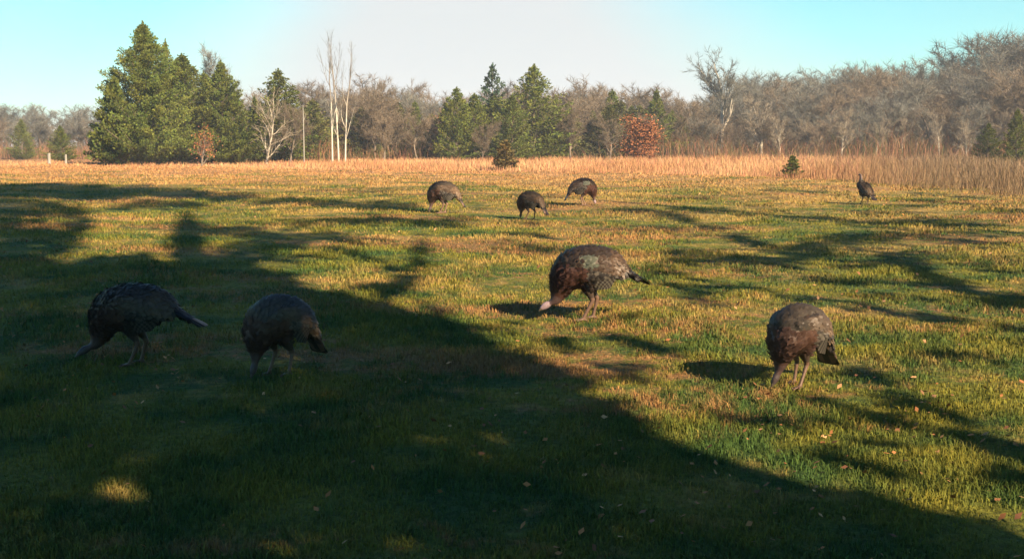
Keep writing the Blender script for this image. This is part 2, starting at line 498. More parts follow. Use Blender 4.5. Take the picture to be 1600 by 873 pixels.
def bare_meshes(name, seed, mt, mb, thin=0.016, **kw):
    rs = np.random.default_rng(seed)
    segs, A, B = grow_bare(rs, **kw)
    big = [s[:4] for s in segs if s[4] <= 1]
    small = [s[:4] for s in segs if s[4] > 1]
    V, Q = tubes(big, 7)
    tr = mesh_np(name + ' trunk', V, 4, Q, [mb], smooth_=True)
    V1, Q1 = tubes([(s[0], s[1], max(s[2], thin * .8), max(s[3], thin * .6)) for s in small], 3)
    V2, L2 = ribbons(A, B, thin, rs)
    V = np.concatenate([V1, V2]); L = np.concatenate([Q1.ravel(), L2.ravel() + len(V1)])
    tot = np.concatenate([np.full(len(Q1), 4), np.full(len(L2), 3)])
    br = rs.uniform(.6, 1.25, len(V2) // 3).repeat(3)
    tone = np.concatenate([np.full(len(V1), 0.85), br])[:, None] * np.ones((1, 3))
    cr = mesh_np(name + ' crown', V, tot, L, [mt], col=tone)
    return tr, cr
def conifer_meshes(name, seed, height, radius, mt, mb, n_limb=150, per=110, peak=0.0, base_z=0.03, size=0.16, shape=0.75, thin=0.0, tones=None):
    """cedar: ascending limbs, each carrying a plume of small sprays"""
    rs = np.random.default_rng(seed)
    C, D, Ln, Rd = [], [], [], []
    segs = [((0, 0, -0.1), (0, 0, height * .5), 0.035 * radius + .05, 0.05), ((0, 0, height * .5), (0, 0, height * .97), .05, .012)]
    lump = rs.uniform(0, 2 * np.pi, 4)
    Vs, tn = [], []
    A_, B_, w_, c_ = [], [], [], []
    for i in range(n_limb):
        t_ = (i + rs.uniform(0, 1)) / n_limb
        t_ = t_ ** 1.15
        z = height * (base_z + (0.965 - base_z) * t_)
        a_ = i * 2.39996 + rs.normal(0, .35)
        env = radius * (1 - t_) ** shape * min(1, 0.72 + 2.2 * t_)
        env *= min(1, (1 - t_) / .28) ** .35
        env *= 1 + rs.normal(0, .13) + 0.20 * math.sin(a_ * 2 + lump[0] + 3 * t_) + 0.12 * math.sin(a_ * 3 + lump[1] - 9 * t_)
        L = env * rs.uniform(0.80, 1.14)
        if rs.uniform() < 0.07: L *= 1.18
        if thin and rs.uniform() < thin: continue
        elev = 0.42 + 0.45 * t_ + rs.normal(0, .12)
        out = np.array([math.cos(a_) * math.cos(elev), math.sin(a_) * math.cos(elev), math.sin(elev)])
        p0 = np.array([0, 0, max(z - 0.45 * L, .15)])
        p1 = p0 + out * L
        segs.append((p0, p1, 0.012 + 0.012 * L, 0.006))
        m = int(per * (0.25 + 0.75 * min(1.0, L / (radius * .8))))
        s = rs.uniform(0.12, 1.0, m) ** 0.7
        ctr = p0 + out * (L * s)[:, None]
        rad = (0.17 * radius + 0.10) * (1.15 - 0.75 * s) * (0.6 + 0.4 * (1 - t_))
        off = rs.normal(0, 1, (m, 3)); off /= np.linalg.norm(off, axis=1, keepdims=True)
        off *= (rad * rs.uniform(0.3, 1, m))[:, None]; off[:, 2] *= 0.62
        base = ctr + off
        dirn = out * 0.55 + off / (np.linalg.norm(off, axis=1, keepdims=True) + 1e-6) * 0.6 + rs.normal(0, .35, (m, 3)) + np.array([0, 0, .35])
        dirn /= np.linalg.norm(dirn, axis=1, keepdims=True)
        ln = size * rs.uniform(.6, 1.5, m)
        A_.append(base); B_.append(base + dirn * ln[:, None]); w_.append(ln * rs.uniform(.45, .8, m))
        lt = rs.uniform(0.75, 1.2)
        hue = rs.uniform(-.12, .16)
        v = lt * rs.uniform(.7, 1.3, m)
        c_.append(np.stack([v * (1 + hue), v, v * (1 - hue * .5)], 1))
    # leader
    m = int(per * .8)
    zz = height * rs.uniform(0.90, 1.0, m)
    rr = (height - zz) * 0.22 + .02
    an = rs.uniform(0, 6.283, m)
    base = np.stack([np.cos(an) * rr * rs.uniform(0, 1, m), np.sin(an) * rr * rs.uniform(0, 1, m), zz], 1)
    dirn = np.stack([np.cos(an) * .4, np.sin(an) * .4, np.ones(m)], 1)
    ln = size * rs.uniform(.6, 1.3, m)
    A_.append(base); B_.append(base + dirn * ln[:, None] * .8); w_.append(ln * .5); c_.append(np.ones((m, 3)) * rs.uniform(.7, 1.1, (m, 1)))
    A = np.concatenate(A_); B = np.concatenate(B_); w = np.concatenate(w_); c = np.concatenate(c_)
    Dv = B - A; r = rs.normal(0, 1, Dv.shape); Sd = np.cross(Dv, r); Sd /= np.linalg.norm(Sd, axis=1, keepdims=True)
    Sd *= (w / 2)[:, None]
    M = A + Dv * .45
    V = np.stack([A, M + Sd, B, M - Sd], 1).reshape(-1, 3)
    L = np.arange(len(V)).reshape(-1, 4)
    cr = mesh_np(name + ' crown', V, 4, L, [mt], col=np.repeat(c, 4, 0))
    Vt, Qt = tubes(segs, 5)
    tr = mesh_np(name + ' trunk', Vt, 4, Qt, [mb], smooth_=True)
    return tr, cr
def place_tree(meshes, kind, px, py, dist, rot=0.0, label=None, group=None, height0=None, widen=1.0, cat='tree', xyz=None, sink=0.0):
    """stand a tree on the ground at distance dist, tall enough to reach row py"""
    tr, cr = meshes
    x, y, z = at_depth(px, dist) if xyz is None else xyz
    hgt = top_height(py, y, z)
    s = hgt / height0
    root = bpy.data.objects.new(kind, None); COL.objects.link(root)
    root.empty_display_size = 0.2
    root.location = (x, y, z - sink); root.scale = (s * widen, s * widen, s)
    root.rotation_euler = (0, 0, rot)
    link('trunk', tr, root); link('crown', cr, root)
    tag(root, label, cat, group)
    return root

ZONES = [(60, 'near the left edge'), (250, 'right of the pale posts'), (480, 'behind the pointed cedar'), (560, 'behind the white trunks'), (690, 'left of the reddish cedar'),
         (880, 'behind the middle cedars'), (965, 'left of the russet tree'), (1050, 'behind the russet tree'), (1150, 'beside the leaning pale trunk'), (1290, 'behind the cedar seedling'),
         (1400, 'behind the upright turkey'), (1520, 'right of the upright turkey'), (9999, 'at the far right edge')]
def zone(px):
    return next(z for lim, z in ZONES if px < lim)
# tree meshes shared between copies
H0 = 10.0
BARE = {}
for i, (sd, kw) in enumerate([
    (3, dict(spread=.44, clear=.25)), (5, dict(spread=.40, clear=.35, lean=(.05, 0))), (8, dict(spread=.46, clear=.2)),
    (13, dict(spread=.38, clear=.3, lean=(-.06, .02))), (21, dict(spread=.43, clear=.15, fork=.5)), (34, dict(spread=.40, clear=.4, up=.5))]):
    for tone_name, mt, mb in (('grey', m_twig_grey, m_bark), ('brown', m_twig, m_bark)):
        BARE[(tone_name, i)] = bare_meshes('bare %s %d' % (tone_name, i), sd, mt, mb, height=H0, thin=.021, ntw=3, twig=.9, **kw)
CED = {}
for i, (sd, rad, shp) in enumerate([(2, 3.2, .62), (4, 3.7, .55), (6, 2.5, .66), (9, 3.6, .5)]):
    CED[i] = conifer_meshes('cedar %d' % i, sd, H0, rad, m_cedar, m_bark, n_limb=150, per=130, size=.165, shape=shp)

CEDD = [conifer_meshes('dull cedar %d' % i, 90 + i, H0, 3.4, m_cedar_dull, m_bark, n_limb=120, per=100, size=.19, shape=.5) for i in (0, 1)]
# --- the big cedars on the left
big = conifer_meshes('big cedar', 41, 8.6, 3.75, m_cedar, m_bark, n_limb=270, per=360, size=.105, shape=.60)
place_tree(big, 'cedar_tree', 234, 34, 66, 0.6, 'tallest cedar, a broad green cone with a spiky tip near the left', height0=8.6)
big2 = conifer_meshes('second cedar', 43, 7.4, 3.5, m_cedar, m_bark, n_limb=220, per=280, size=.105, shape=.5)
place_tree(big2, 'cedar_tree', 292, 84, 68.5, 1.6, 'broad cedar growing into the right flank of the tallest cedar', height0=7.4, widen=1.15)
big3 = conifer_meshes('third cedar', 47, 6.9, 2.4, m_cedar, m_bark, n_limb=180, per=240, size=.105, shape=.50)
place_tree(big3, 'cedar_tree', 352, 95, 68, 2.2, 'rounder cedar with a short notched top below the faint bare twigs', height0=6.9)
cl_ = conifer_meshes('low cedar', 49, 5.0, 2.1, m_cedar, m_bark, n_limb=130, per=120, size=.15, shape=.7)
place_tree(cl_, 'cedar_tree', 186, 120, 64.5, 0.3, 'low cedar forming the left skirt of the tallest cedar', height0=5.0)
# --- middle cedars
CT = [
    (325, 112, 69.5, 1, 1.15, 'cedar filling the gap between the broad cedar and the rounder one'),
    (372, 140, 68, 3, .95, 'short cedar closing the right end of the big cedar clump'),
    (268, 62, 68, 1, .62, 'narrow cedar spire just right of the tallest cedar tip'),
    (742, 146, 75, 1, 1.5, 'round olive cedar under the left arms of the dark ragged fir'),
    (772, 150, 78, 3, 1.5, 'round olive cedar directly under the dark ragged fir'),
    (925, 172, 80, 1, 1.2, 'low olive cedar behind the tan bare tree'),
    (440, 108, 72, 1, 1.5, 'cedar with a pointed top behind the pale leaning limb'),
    (402, 150, 75, 2, 1.0, 'thin cedar just right of the rounder cedar'),
    (715, 136, 74, 3, 1.3, 'cedar with a small reddish spike, left of the dark ragged fir'),
    (834, 101, 76, 1, 1.5, 'tall cedar with a narrow dark tip near the middle of the wood'),
    (800, 148, 72, 3, 1.45, 'bushy yellow green cedar below the narrow tipped one'),
    (868, 150, 78, 0, 1.0, 'cedar on the right shoulder of the narrow tipped one'),
    (955, 140, 84, 0, 1.3, 'slim dark cedar left of the russet leaved tree'),
    (1023, 140, 82, 0, 1.15, 'slim cedar with a needle top just behind the russet leaved tree'),
    (985, 165, 84, 1, 1.4, 'short cedar between the two slim ones'),
    (500, 172, 80, 1, 1.1, 'dull cedar half hidden left of the white trunks'),
    (650, 158, 84, 0, 1.2, 'dull cedar half hidden behind the bare crown right of the white trunks'),
    (1048, 172, 86, 1, 1.0, 'low cedar at the right foot of the needle topped cedar'),
    (100, 196, 84, 3, 1.4, 'low spreading cedar above the two pale fence posts'),
    (40, 186, 96, 1, 1.2, 'grey green cedar near the left edge of the wood'),
    (1538, 192, 62, 3, 1.2, 'dark cedar under the bare trees at the right edge'),
    (1582, 170, 60, 1, 1.1, 'dark cedar beyond the right edge of the bare wood'),
]
for k, (px, py, d, v, wd_, lab) in enumerate(CT):
    place_tree(CED[v], 'cedar_tree', px, py, d, k * 1.7, lab, height0=H0, widen=wd_)
fir = conifer_meshes('ragged fir', 53, 9.0, 2.5, m_cedar_blue, m_bark, n_limb=95, per=70, size=.2, shape=.55, thin=.25)
place_tree(fir, 'fir_tree', 770, 99, 80, 0.5, 'dark ragged fir with drooping open limbs above its neighbours', height0=9.0)
# understory evergreens that close the wood low down
k = 0
for px in np.arange(405, 1060, 27):
    k += 1
    py = 168 + 14 * math.sin(px * .05) + rng.uniform(-8, 10)
    place_tree(CEDD[k % 2], 'understory_cedar', px + rng.uniform(-8, 8), py, 83 + rng.uniform(-6, 6), k * 1.1,
               'low evergreen in the understory of the middle wood, ' + zone(px), 'low evergreens inside the middle wood', height0=H0, widen=1.7)
# small bushes in the tall grass
bush = conifer_meshes('seedling cedar', 57, 1.6, 0.6, m_cedar, m_bark, n_limb=50, per=60, size=.09, shape=.5)
place_tree(bush, 'cedar_seedling', 1236, 244, 40.5, 0.2, 'small dark cedar seedling standing in the orange grass', height0=1.6, widen=1.5, cat='shrub')
bushb = conifer_meshes('bronze seedling', 59, 1.6, 0.55, m_cedar_brown, m_bark, n_limb=50, per=60, size=.09, shape=.4)
place_tree(bushb, 'cedar_seedling', 789, 220, 50, 0.2, 'rust brown shrub in the orange grass below the dark ragged fir', height0=1.6, widen=1.5, cat='shrub')

# russet oak: bare limbs carrying clustered dead leaves
def leafy(name, seed, height, rx, mt, mb, n=5200, size=.11, hole=.35):
    rs = np.random.default_rng(seed)
    segs, A, B = grow_bare(rs, height=height, spread=.5, trunk_r=.09, levels=3, clear=.1, ntw=3)
    V, Q = tubes([s[:4] for s in segs], 4)
    tr = mesh_np(name + ' trunk', V, 4, Q, [mb], smooth_=True)
    pts = B[rs.integers(0, len(B), n)] + rs.normal(0, .20, (n, 3))
    pts = pts[(pts[:, 2] > .25) & (pts[:, 2] < height)]
    n = len(pts)
    dv = rs.normal(0, 1, (n, 3)); dv /= np.linalg.norm(dv, axis=1, keepdims=True)
    sv = np.cross(dv, rs.normal(0, 1, (n, 3))); sv /= np.linalg.norm(sv, axis=1, keepdims=True)
    l_ = (size * rs.uniform(.6, 1.4, n))[:, None]
    V = np.stack([pts - dv * l_ * .6, pts + sv * l_ * .4, pts + dv * l_ * .6, pts - sv * l_ * .4], 1).reshape(-1, 3)
    tn = rs.uniform(.55, 1.3, (n, 1)) * np.array([[1, .9, .9]]) + rs.uniform(0, .2, (n, 1)) * np.array([[.3, .8, 0]])
    cr = mesh_np(name + ' crown', V, 4, np.arange(4 * n).reshape(-1, 4), [mt], col=np.repeat(tn, 4, 0))
    return tr, cr
red = leafy('russet oak', 61, 4.0, 2, m_redleaf, m_bark, n=4200, size=.13)
place_tree(red, 'oak_sapling', 998, 176, 72, 0.4, 'small oak still holding russet orange leaves', height0=4.0, widen=1.35)
red2 = leafy('russet shrub', 63, 2.6, 1, m_redleaf, m_bark, n=500, size=.10)
place_tree(red2, 'oak_sapling', 318, 192, 61.5, 0.4, 'thin oak sapling with a rusty tuft in front of the big cedars', height0=2.6, widen=.8)
place_tree(red2, 'oak_sapling', 690, 166, 80, 1.4, 'bare oak sapling with a few rusty leaves beside the reddish spiked cedar', height0=2.6, widen=.5)

# white trunks
syc = bare_meshes('sycamore', 71, m_twig_grey, m_bark_white, thin=.012, height=9.0, spread=.34, clear=.45, up=1.5, fork=.12, ntw=1, trunk_r=.085, kids=(1, 3), levels=3)
for px, py, d, r_, lab in ((521, 48, 70, .2, 'left stem of the trio of slender white barked trees'),
                           (531, 40, 70.8, 2.4, 'middle and tallest stem of the trio of slender white barked trees'),
                           (541, 58, 69.5, 4.4, 'right stem of the trio of slender white barked trees')):
    place_tree(syc, 'sycamore_tree', px, py, d, r_, lab, height0=9.0, widen=.8)

# big leaning tree of the right wood, its pale neighbour, a snag and other single bare trees
lean = bare_meshes('leaning tree', 77, m_twig_grey, m_bark_pale, thin=.022, height=11.0, spread=.42, clear=.3, lean=(.22, 0), trunk_r=.24, up=.5, ntw=2)
place_tree(lean, 'bare_tree', 1120, 66, 88, 0.0, 'tallest bare tree, leaning right with a pale forked trunk', height0=11.0)
pale = bare_meshes('pale tree', 79, m_twig_pale, m_bark_pale, thin=.022, height=7.0, spread=.48, clear=.45, trunk_r=.16, ntw=2)
place_tree(pale, 'bare_tree', 1186, 138, 84, 0.0, 'pale bare tree with a straight whitish trunk right of the leaning one', height0=7.0)
orangel = bare_meshes('tan tree', 83, m_twig_pale, m_bark_pale, thin=.02, height=5.6, spread=.5, clear=.2, lean=(.40, 0), trunk_r=.09, ntw=1, levels=3)
place_tree(orangel, 'bare_tree', 418, 130, 66, 0.0, 'tan bare tree with a pale limb leaning across the pointed cedar', height0=5.6)
BT = [
    (352, 62, 84, 'grey', 5, 1.0, 'bluish bare tree top rising faintly behind the rounder cedar'),
    (455, 150, 69, 'brown', 0, 1.0, 'thin brown tree in front of the pointed cedar'),
    (565, 142, 80, 'brown', 4, 1.3, 'rounded brown crown just right of the white trunks'),
    (612, 108, 82, 'brown', 2, 1.1, 'taller bare tree with an open twiggy crown right of the white trunks'),
    (600, 168, 72, 'brown', 1, 1.3, 'small bare tree with a light trunk in front of the brown crowns'),
    (655, 172, 74, 'brown', 3, 1.3, 'low brown tree left of the reddish spiked cedar'),
    (752, 182, 70, 'brown', 0, 1.1, 'low bare tree between the two cedars below the fir'),
    (905, 130, 86, 'brown', 4, 1.1, 'pinkish brown bare tree right of the middle cedars'),
    (892, 160, 76, 'brown', 1, 1.3, 'tan bushy bare tree beside the bushy yellow green cedar'),
    (930, 160, 80, 'brown', 2, 1.1, 'tan bare tree left of the slim dark cedar'),
    (1075, 138, 86, 'brown', 0, 1.2, 'brown bare tree left of the leaning pale one'),
    (1148, 150, 92, 'brown', 2, 1.2, 'brown bare tree right behind the leaning pale one'),
    (1098, 180, 78, 'brown', 4, 1.2, 'low bare tree with a light fork at the foot of the leaning one'),
]
for k, (px, py, d, tn_, v, wd_, lab) in enumerate(BT):
    place_tree(BARE[(tn_, v)], 'bare_tree', px, py, d, k * 2.1, lab, height0=H0, widen=wd_)
# snag
sg, _ = tubes([((0, 0, -.1), (.02, .01, 2.0), .085, .07), ((.02, .01, 2.0), (.0, .03, 3.6), .07, .05), ((0.02, .01, 2.6), (.35, .05, 3.1), .03, .015)], 7)
_q = tubes([((0, 0, -.1), (.02, .01, 2.0), .085, .07), ((.02, .01, 2.0), (.0, .03, 3.6), .07, .05), ((0.02, .01, 2.6), (.35, .05, 3.1), .03, .015)], 7)[1]
sme = mesh_np('snag', sg, 4, _q, [m_post], smooth_=True)
for px, d, s, lab in ((477, 68, 1.0, 'pale dead snag without twigs left of the white trunks'),):
    o = link('dead_snag', sme); o.location = at_depth(px, d); o.scale = (s * .5, s * .5, s)
    tag(o, lab, 'tree')

# wood rows: tops follow the outline of the photographed wood
def row(xs0, xs1, step, d, tops, tones, label, group, jit=6, widen=1.25, seed=0):
    rs = np.random.default_rng(seed)
    i = 0
    for px in np.arange(xs0, xs1, step):
        p_ = px + rs.uniform(-step * .3, step * .3)
        py = np.interp(p_, tops[0], tops[1]) + rs.uniform(-jit, jit)
        place_tree(BARE[(tones[rs.integers(0, len(tones))], rs.integers(0, 6))], 'bare_tree', p_, py, d + rs.uniform(-4, 4), rs.uniform(0, 6.28),
                   label + ' ' + zone(p_), group, height0=H0, widen=widen * rs.uniform(.9, 1.15))
        i += 1
right_tops = ([1040, 1100, 1150, 1200, 1240, 1275, 1330, 1380, 1430, 1490, 1530, 1560, 1640], [150, 125, 110, 100, 104, 112, 84, 88, 90, 78, 70, 44, 30])
row(1050, 1680, 21, 108, right_tops, ('grey',), 'grey bare tree in the back row of the right wood,', 'back row of the right hand wood', seed=1, widen=1.35)
low = (right_tops[0], [v + 28 for v in right_tops[1]])
row(1058, 1680, 24, 94, low, ('grey', 'brown'), 'bare tree in the front row of the right wood,', 'front row of the right hand wood', seed=2, widen=1.3)
low2 = (right_tops[0], [v + 62 for v in right_tops[1]])
row(1070, 1680, 34, 82, low2, ('brown', 'grey'), 'low bare tree at the foot of the right wood,', 'low trees under the right hand wood', seed=3, widen=1.4, jit=12)
for k, px in enumerate((1215, 1262, 1312, 1366, 1405, 1462, 1505, 1548)):
    place_tree(pale, 'bare_tree', px, 172 + 9 * math.sin(k * 2.3), 79 + 3 * math.sin(k * 1.9), k * 1.3, 'slim pale trunked tree along the front of the right wood, ' + zone(px),
               'pale trunks along the right hand wood', height0=7.0, widen=.8 + .12 * math.sin(k))
row(-70, 175, 15, 128, ([-80, 180], [162, 160]), ('grey',), 'grey bare tree in the distant left wood,', 'distant wood left of the cedars', seed=4, jit=4, widen=1.4)
row(-60, 165, 19, 108, ([-80, 180], [182, 186]), ('grey', 'brown'), 'lower bare tree before the distant left wood,', 'lower trees left of the cedars', seed=5, jit=6, widen=1.5)
mid_tops = ([380, 450, 560, 620, 700, 800, 900, 960, 1050], [128, 140, 114, 116, 138, 130, 108, 130, 128])
row(385, 1060, 26, 100, mid_tops, ('brown',), 'brown bare tree in the back row of the middle wood,', 'back row of the middle wood', seed=6, jit=7, widen=1.35)
row(395, 1060, 33, 80, (mid_tops[0], [v + 38 for v in mid_tops[1]]), ('brown',), 'low brown tree fronting the middle wood,', 'low trees along the middle wood', seed=7, jit=10, widen=1.4)

row(400, 1060, 22, 90, (mid_tops[0], [v + 20 for v in mid_tops[1]]), ('brown', 'grey'), 'brown bare tree inside the middle wood,', 'inner trees of the middle wood', seed=8, jit=12, widen=1.3)
row(1050, 1680, 19, 101, (right_tops[0], [v + 14 for v in right_tops[1]]), ('grey', 'grey', 'brown'), 'grey bare tree inside the right wood,', 'inner trees of the right hand wood', seed=9, widen=1.3)
# undergrowth along the foot of the wood
n = 150000
px = rng.uniform(-120, 1720, n)
d = rng.uniform(0, 1, n) ** .8 * 45 + np.interp(px, [-120, 150, 200, 400, 1000, 1700], [100, 95, 74, 72, 76, 72])
x = (px - 800) / F * d
mod = 0.55 + 0.45 * np.sin(x * .7 + 1.2 * np.sin(d * .4)) * np.sin(x * .23 + d * .31)
h = (0.4 + 2.4 * mod) * rng.uniform(.3, 1.0, n) * np.interp(px, [1000, 1300], [1, 1.2])
P = np.stack([x, d, terrain(x, d)], 1)
hb = rng.uniform(0, 1, n)
tone = rng.uniform(.45, 1.15, n)[:, None] * np.where(hb[:, None] < .35, np.array([[.35, .62, .3]]), np.where(hb[:, None] < .6, np.array([[1.0, .72, .72]]), np.array([[1., .9, .8]])))
tag(link('undergrowth', blades('undergrowth', P, h, rng.uniform(.012, .032, n), rng.uniform(.1, .9, n), tone, m_brush, rng)), kind='stuff', label='tangled brown brush at the foot of the wood', cat='undergrowth')

# fence posts in front of the low cedar
def post_mesh(h, r):
    bm = bmesh.new()
    bmesh.ops.create_cone(bm, cap_ends=True, segments=9, radius1=r, radius2=r * .92, depth=h)
    for v in bm.verts:
        v.co.z += h / 2 - .1
        v.co.x += .01 * math.sin(v.co.y * 40)
        if v.co.z > h - .2: v.co.z += v.co.x * .35
    bmesh.ops.bevel(bm, geom=[e for e in bm.edges if all(v.co.z > h - .25 for v in e.verts)], offset=.012, segments=1, affect='EDGES')
    me = bpy.data.meshes.new('post'); bm.to_mesh(me); bm.free(); me.materials.append(m_post)
    return me
for px, h_, r_, lab in ((81, .75, .085, 'thicker pale fence post left of its neighbour at the field edge'), (107, .68, .06, 'thinner pale fence post right of its neighbour at the field edge')):
    o = link('fence_post', post_mesh(h_, r_)); o.location = at_depth(px, 66)
    tag(o, lab, 'fence post')

# ------------------------------------------------------------------ the trees behind the camera whose shade lies on the field
# the shade pattern, in picture coordinates of the photographed ground
MASS = np.array([(-200, 402), (13, 402), (120, 404), (200, 404), (262, 408), (300, 412), (380, 420), (455, 432), (520, 462), (590, 478), (650, 484), (700, 508), (760, 540), (830, 560),
                 (900, 596), (985, 628), (1020, 668), (1090, 708), (1180, 748), (1300, 775), (1450, 800), (1620, 835), (1900, 900), (1900, 1400), (-200, 1400)], float)
STREAK = [  # cx, cy, half length, half thickness, slope, strength
    (90, 300, 190, 14, 0, .9), (60, 330, 90, 14, 0, .8), (60, 378, 75, 26, 0, .95), (120, 350, 30, 20, 0, .6), (300, 305, 120, 8, .02, .75), (250, 322, 90, 8, 0, .5), (20, 345, 60, 60, 0, .6),
    (292, 375, 30, 42, 0, .9), (370, 362, 90, 9, .12, .6), (400, 388, 90, 12, -.08, .75), (350, 405, 90, 12, 0, .8), (470, 372, 70, 7, -.1, .6), (500, 318, 130, 6, .02, .55),
    (600, 322, 70, 9, .05, .7), (560, 345, 90, 5, .02, .6), (660, 350, 90, 6, 0, .5),
    (655, 400, 12, 34, -.5, .75), (622, 445, 34, 16, -.7, .9), (560, 400, 60, 6, .3, .5), (585, 452, 50, 8, .2, .6),
    (745, 512, 55, 9, 0, .8), (800, 498, 40, 6, -.1, .5), (1010, 540, 60, 10, .15, .75), (930, 520, 60, 8, .1, .5), (960, 575, 45, 9, .2, .6),
    (1000, 330, 100, 4, .14, .7), (1090, 350, 90, 6, .2, .9), (1170, 378, 50, 8, .3, .9), (1100, 402, 90, 6, .08, .7), (1190, 410, 70, 9, .12, .75), (1255, 395, 55, 20, -.2, .85),
    (1120, 330, 130, 4, .03, .6), (1330, 345, 130, 5, .02, .6), (1330, 372, 60, 9, -.1, .75), (1480, 350, 90, 8, 0, .75), (1500, 378, 80, 7, .05, .6),
    (1410, 410, 50, 14, .3, .85), (1470, 438, 70, 12, .3, .9), (1560, 470, 70, 16, .1, .9), (1320, 440, 80, 6, .1, .7), (1400, 465, 90, 6, .05, .6),
    (1110, 450, 110, 6, .05, .6), (1280, 468, 90, 6, .12, .7), (1420, 492, 100, 7, .1, .8), (1560, 512, 60, 6, .08, .7), (1050, 430, 60, 5, .1, .5),
    (1360, 590, 45, 16, .5, .75), (1330, 650, 110, 12, .2, .8), (1190, 662, 80, 8, .1, .6), (1440, 640, 90, 11, .25, .85), (1530, 690, 80, 15, .2, .9), (1400, 700, 70, 9, .15, .6),
    (1150, 660, 60, 9, .3, .5), (1480, 560, 110, 8, .05, .55), (1250, 705, 60, 9, .2, .5),
]
HOLES = [(185, 768, 34, 20), (205, 716, 16, 10), (292, 722, 16, 10)]
CLEAR = [(1165, 596, 125, 50), (1260, 560, 80, 45), (900, 470, 110, 36), (700, 322, 50, 14), (830, 335, 45, 12), (910, 310, 40, 12), (740, 430, 90, 40), (1350, 305, 60, 24), (520, 430, 60, 14), (1090, 510, 120, 30)]
STREAK = np.array(STREAK)
def in_poly(px, py, poly):
    inside = np.zeros(len(px), bool)
    j = len(poly) - 1
    for i in range(len(poly)):
        xi, yi = poly[i]; xj, yj = poly[j]
        c_ = ((yi > py) != (yj > py)) & (px < (xj - xi) * (py - yi) / (yj - yi + 1e-9) + xi)
        inside ^= c_; j = i
    return inside
def shade(px, py, gx_, gy_):
    wob = 9 * np.sin(px * .031 + py * .02) + 6 * np.sin(px * .083 + 1.7) + 4 * np.sin(px * .19 + py * .07)
    dens = in_poly(px, py + wob * .7, MASS).astype(float)
    for hx_, hy_, hr, hv in HOLES:
        dens = np.where(((px - hx_) / hr) ** 2 + ((py - hy_) / hv) ** 2 < 1, 0.0, dens)
    for cx_, cy_, a_, b_, sl, st in STREAK:
        yy = py - cy_ - sl * (px - cx_) + wob * .25
        q = ((px - cx_) / a_) ** 2 + (yy / b_) ** 2
        dens = np.maximum(dens, st * np.clip(1.5 - q * 1.3, 0, 1) * (py > 262))
    # broken up by gaps between the twigs, with fainter dapples everywhere in the middle field
    f = .5 * vnoise(gx_ * 1.1, gy_ * .9, 1) + .3 * vnoise(gx_ * 2.7, gy_ * 2.1, 2) + .2 * vnoise(gx_ * 6, gy_ * 5, 3)
    solid = in_poly(px, py - 16, MASS)
    dens = np.where(solid, dens, dens * np.clip((f - np.where(px < 700, .16, .24)) * 5, 0.1, 1.0))
    dens = np.where(solid, dens, np.clip(-np.log(1 - .97 * np.clip(dens, 0, 1)) / np.where(px < 700, 2.0, 3.4), 0, 1))
    dap = .35 * np.clip((f - .62) * 7, 0, .6) * np.clip((py - 283) / 20, 0, 1)
    for hx_, hy_, hr, hv in CLEAR:
        q = ((px - hx_) / hr) ** 2 + ((py - hy_) / hv) ** 2
        dens = np.where(~solid, dens * np.clip((q - .7) * 2, 0.0, 1), dens); dap = dap * np.clip((q - .7) * 2, 0, 1)
    dens = np.where(solid, dens, np.maximum(dens, dap * .8))
    return dens
TP = np.array([5.0, -3.0]); LAT = np.array([SHY, -SHX])
SUNV = -np.array(ldir)                                   # towards the sun
def to_ground(P):
    """follow the sunlight from points P down to the ground"""
    P = P.copy(); t = (P[:, 2] - 0.3) / se
    for _ in range(6):
        G = P - SUNV * t[:, None]
        t = t + (G[:, 2] - terrain(G[:, 0], G[:, 1])) / se
    return P - SUNV * t[:, None]
n = 420000
u = rng.uniform(-4, 27, n); hh = rng.uniform(1.8, 26, n)
P = np.stack([TP[0] + LAT[0] * u, TP[1] + LAT[1] * u, hh], 1)
G = to_ground(P)
gx, gy = project(G)
vis = G[:, 1] > 2.0
dn = np.where(vis, shade(gx, gy, G[:, 0], G[:, 1]), 0.75 * (hh < 9))
# only on the ground that the photograph shows or close beside it
dn = np.where(vis & ((gx < -250) | (gx > 1850)), 0.35, dn)
dn = np.where(G[:, 1] > 48, 0, dn)
acc = rng.uniform(0, 1, n) < dn
P, u, hh, dn = P[acc], u[acc], hh[acc], dn[acc]
P = P + SUNV * rng.uniform(-1.6, 1.6, len(P))[:, None]   # depth of the crowns
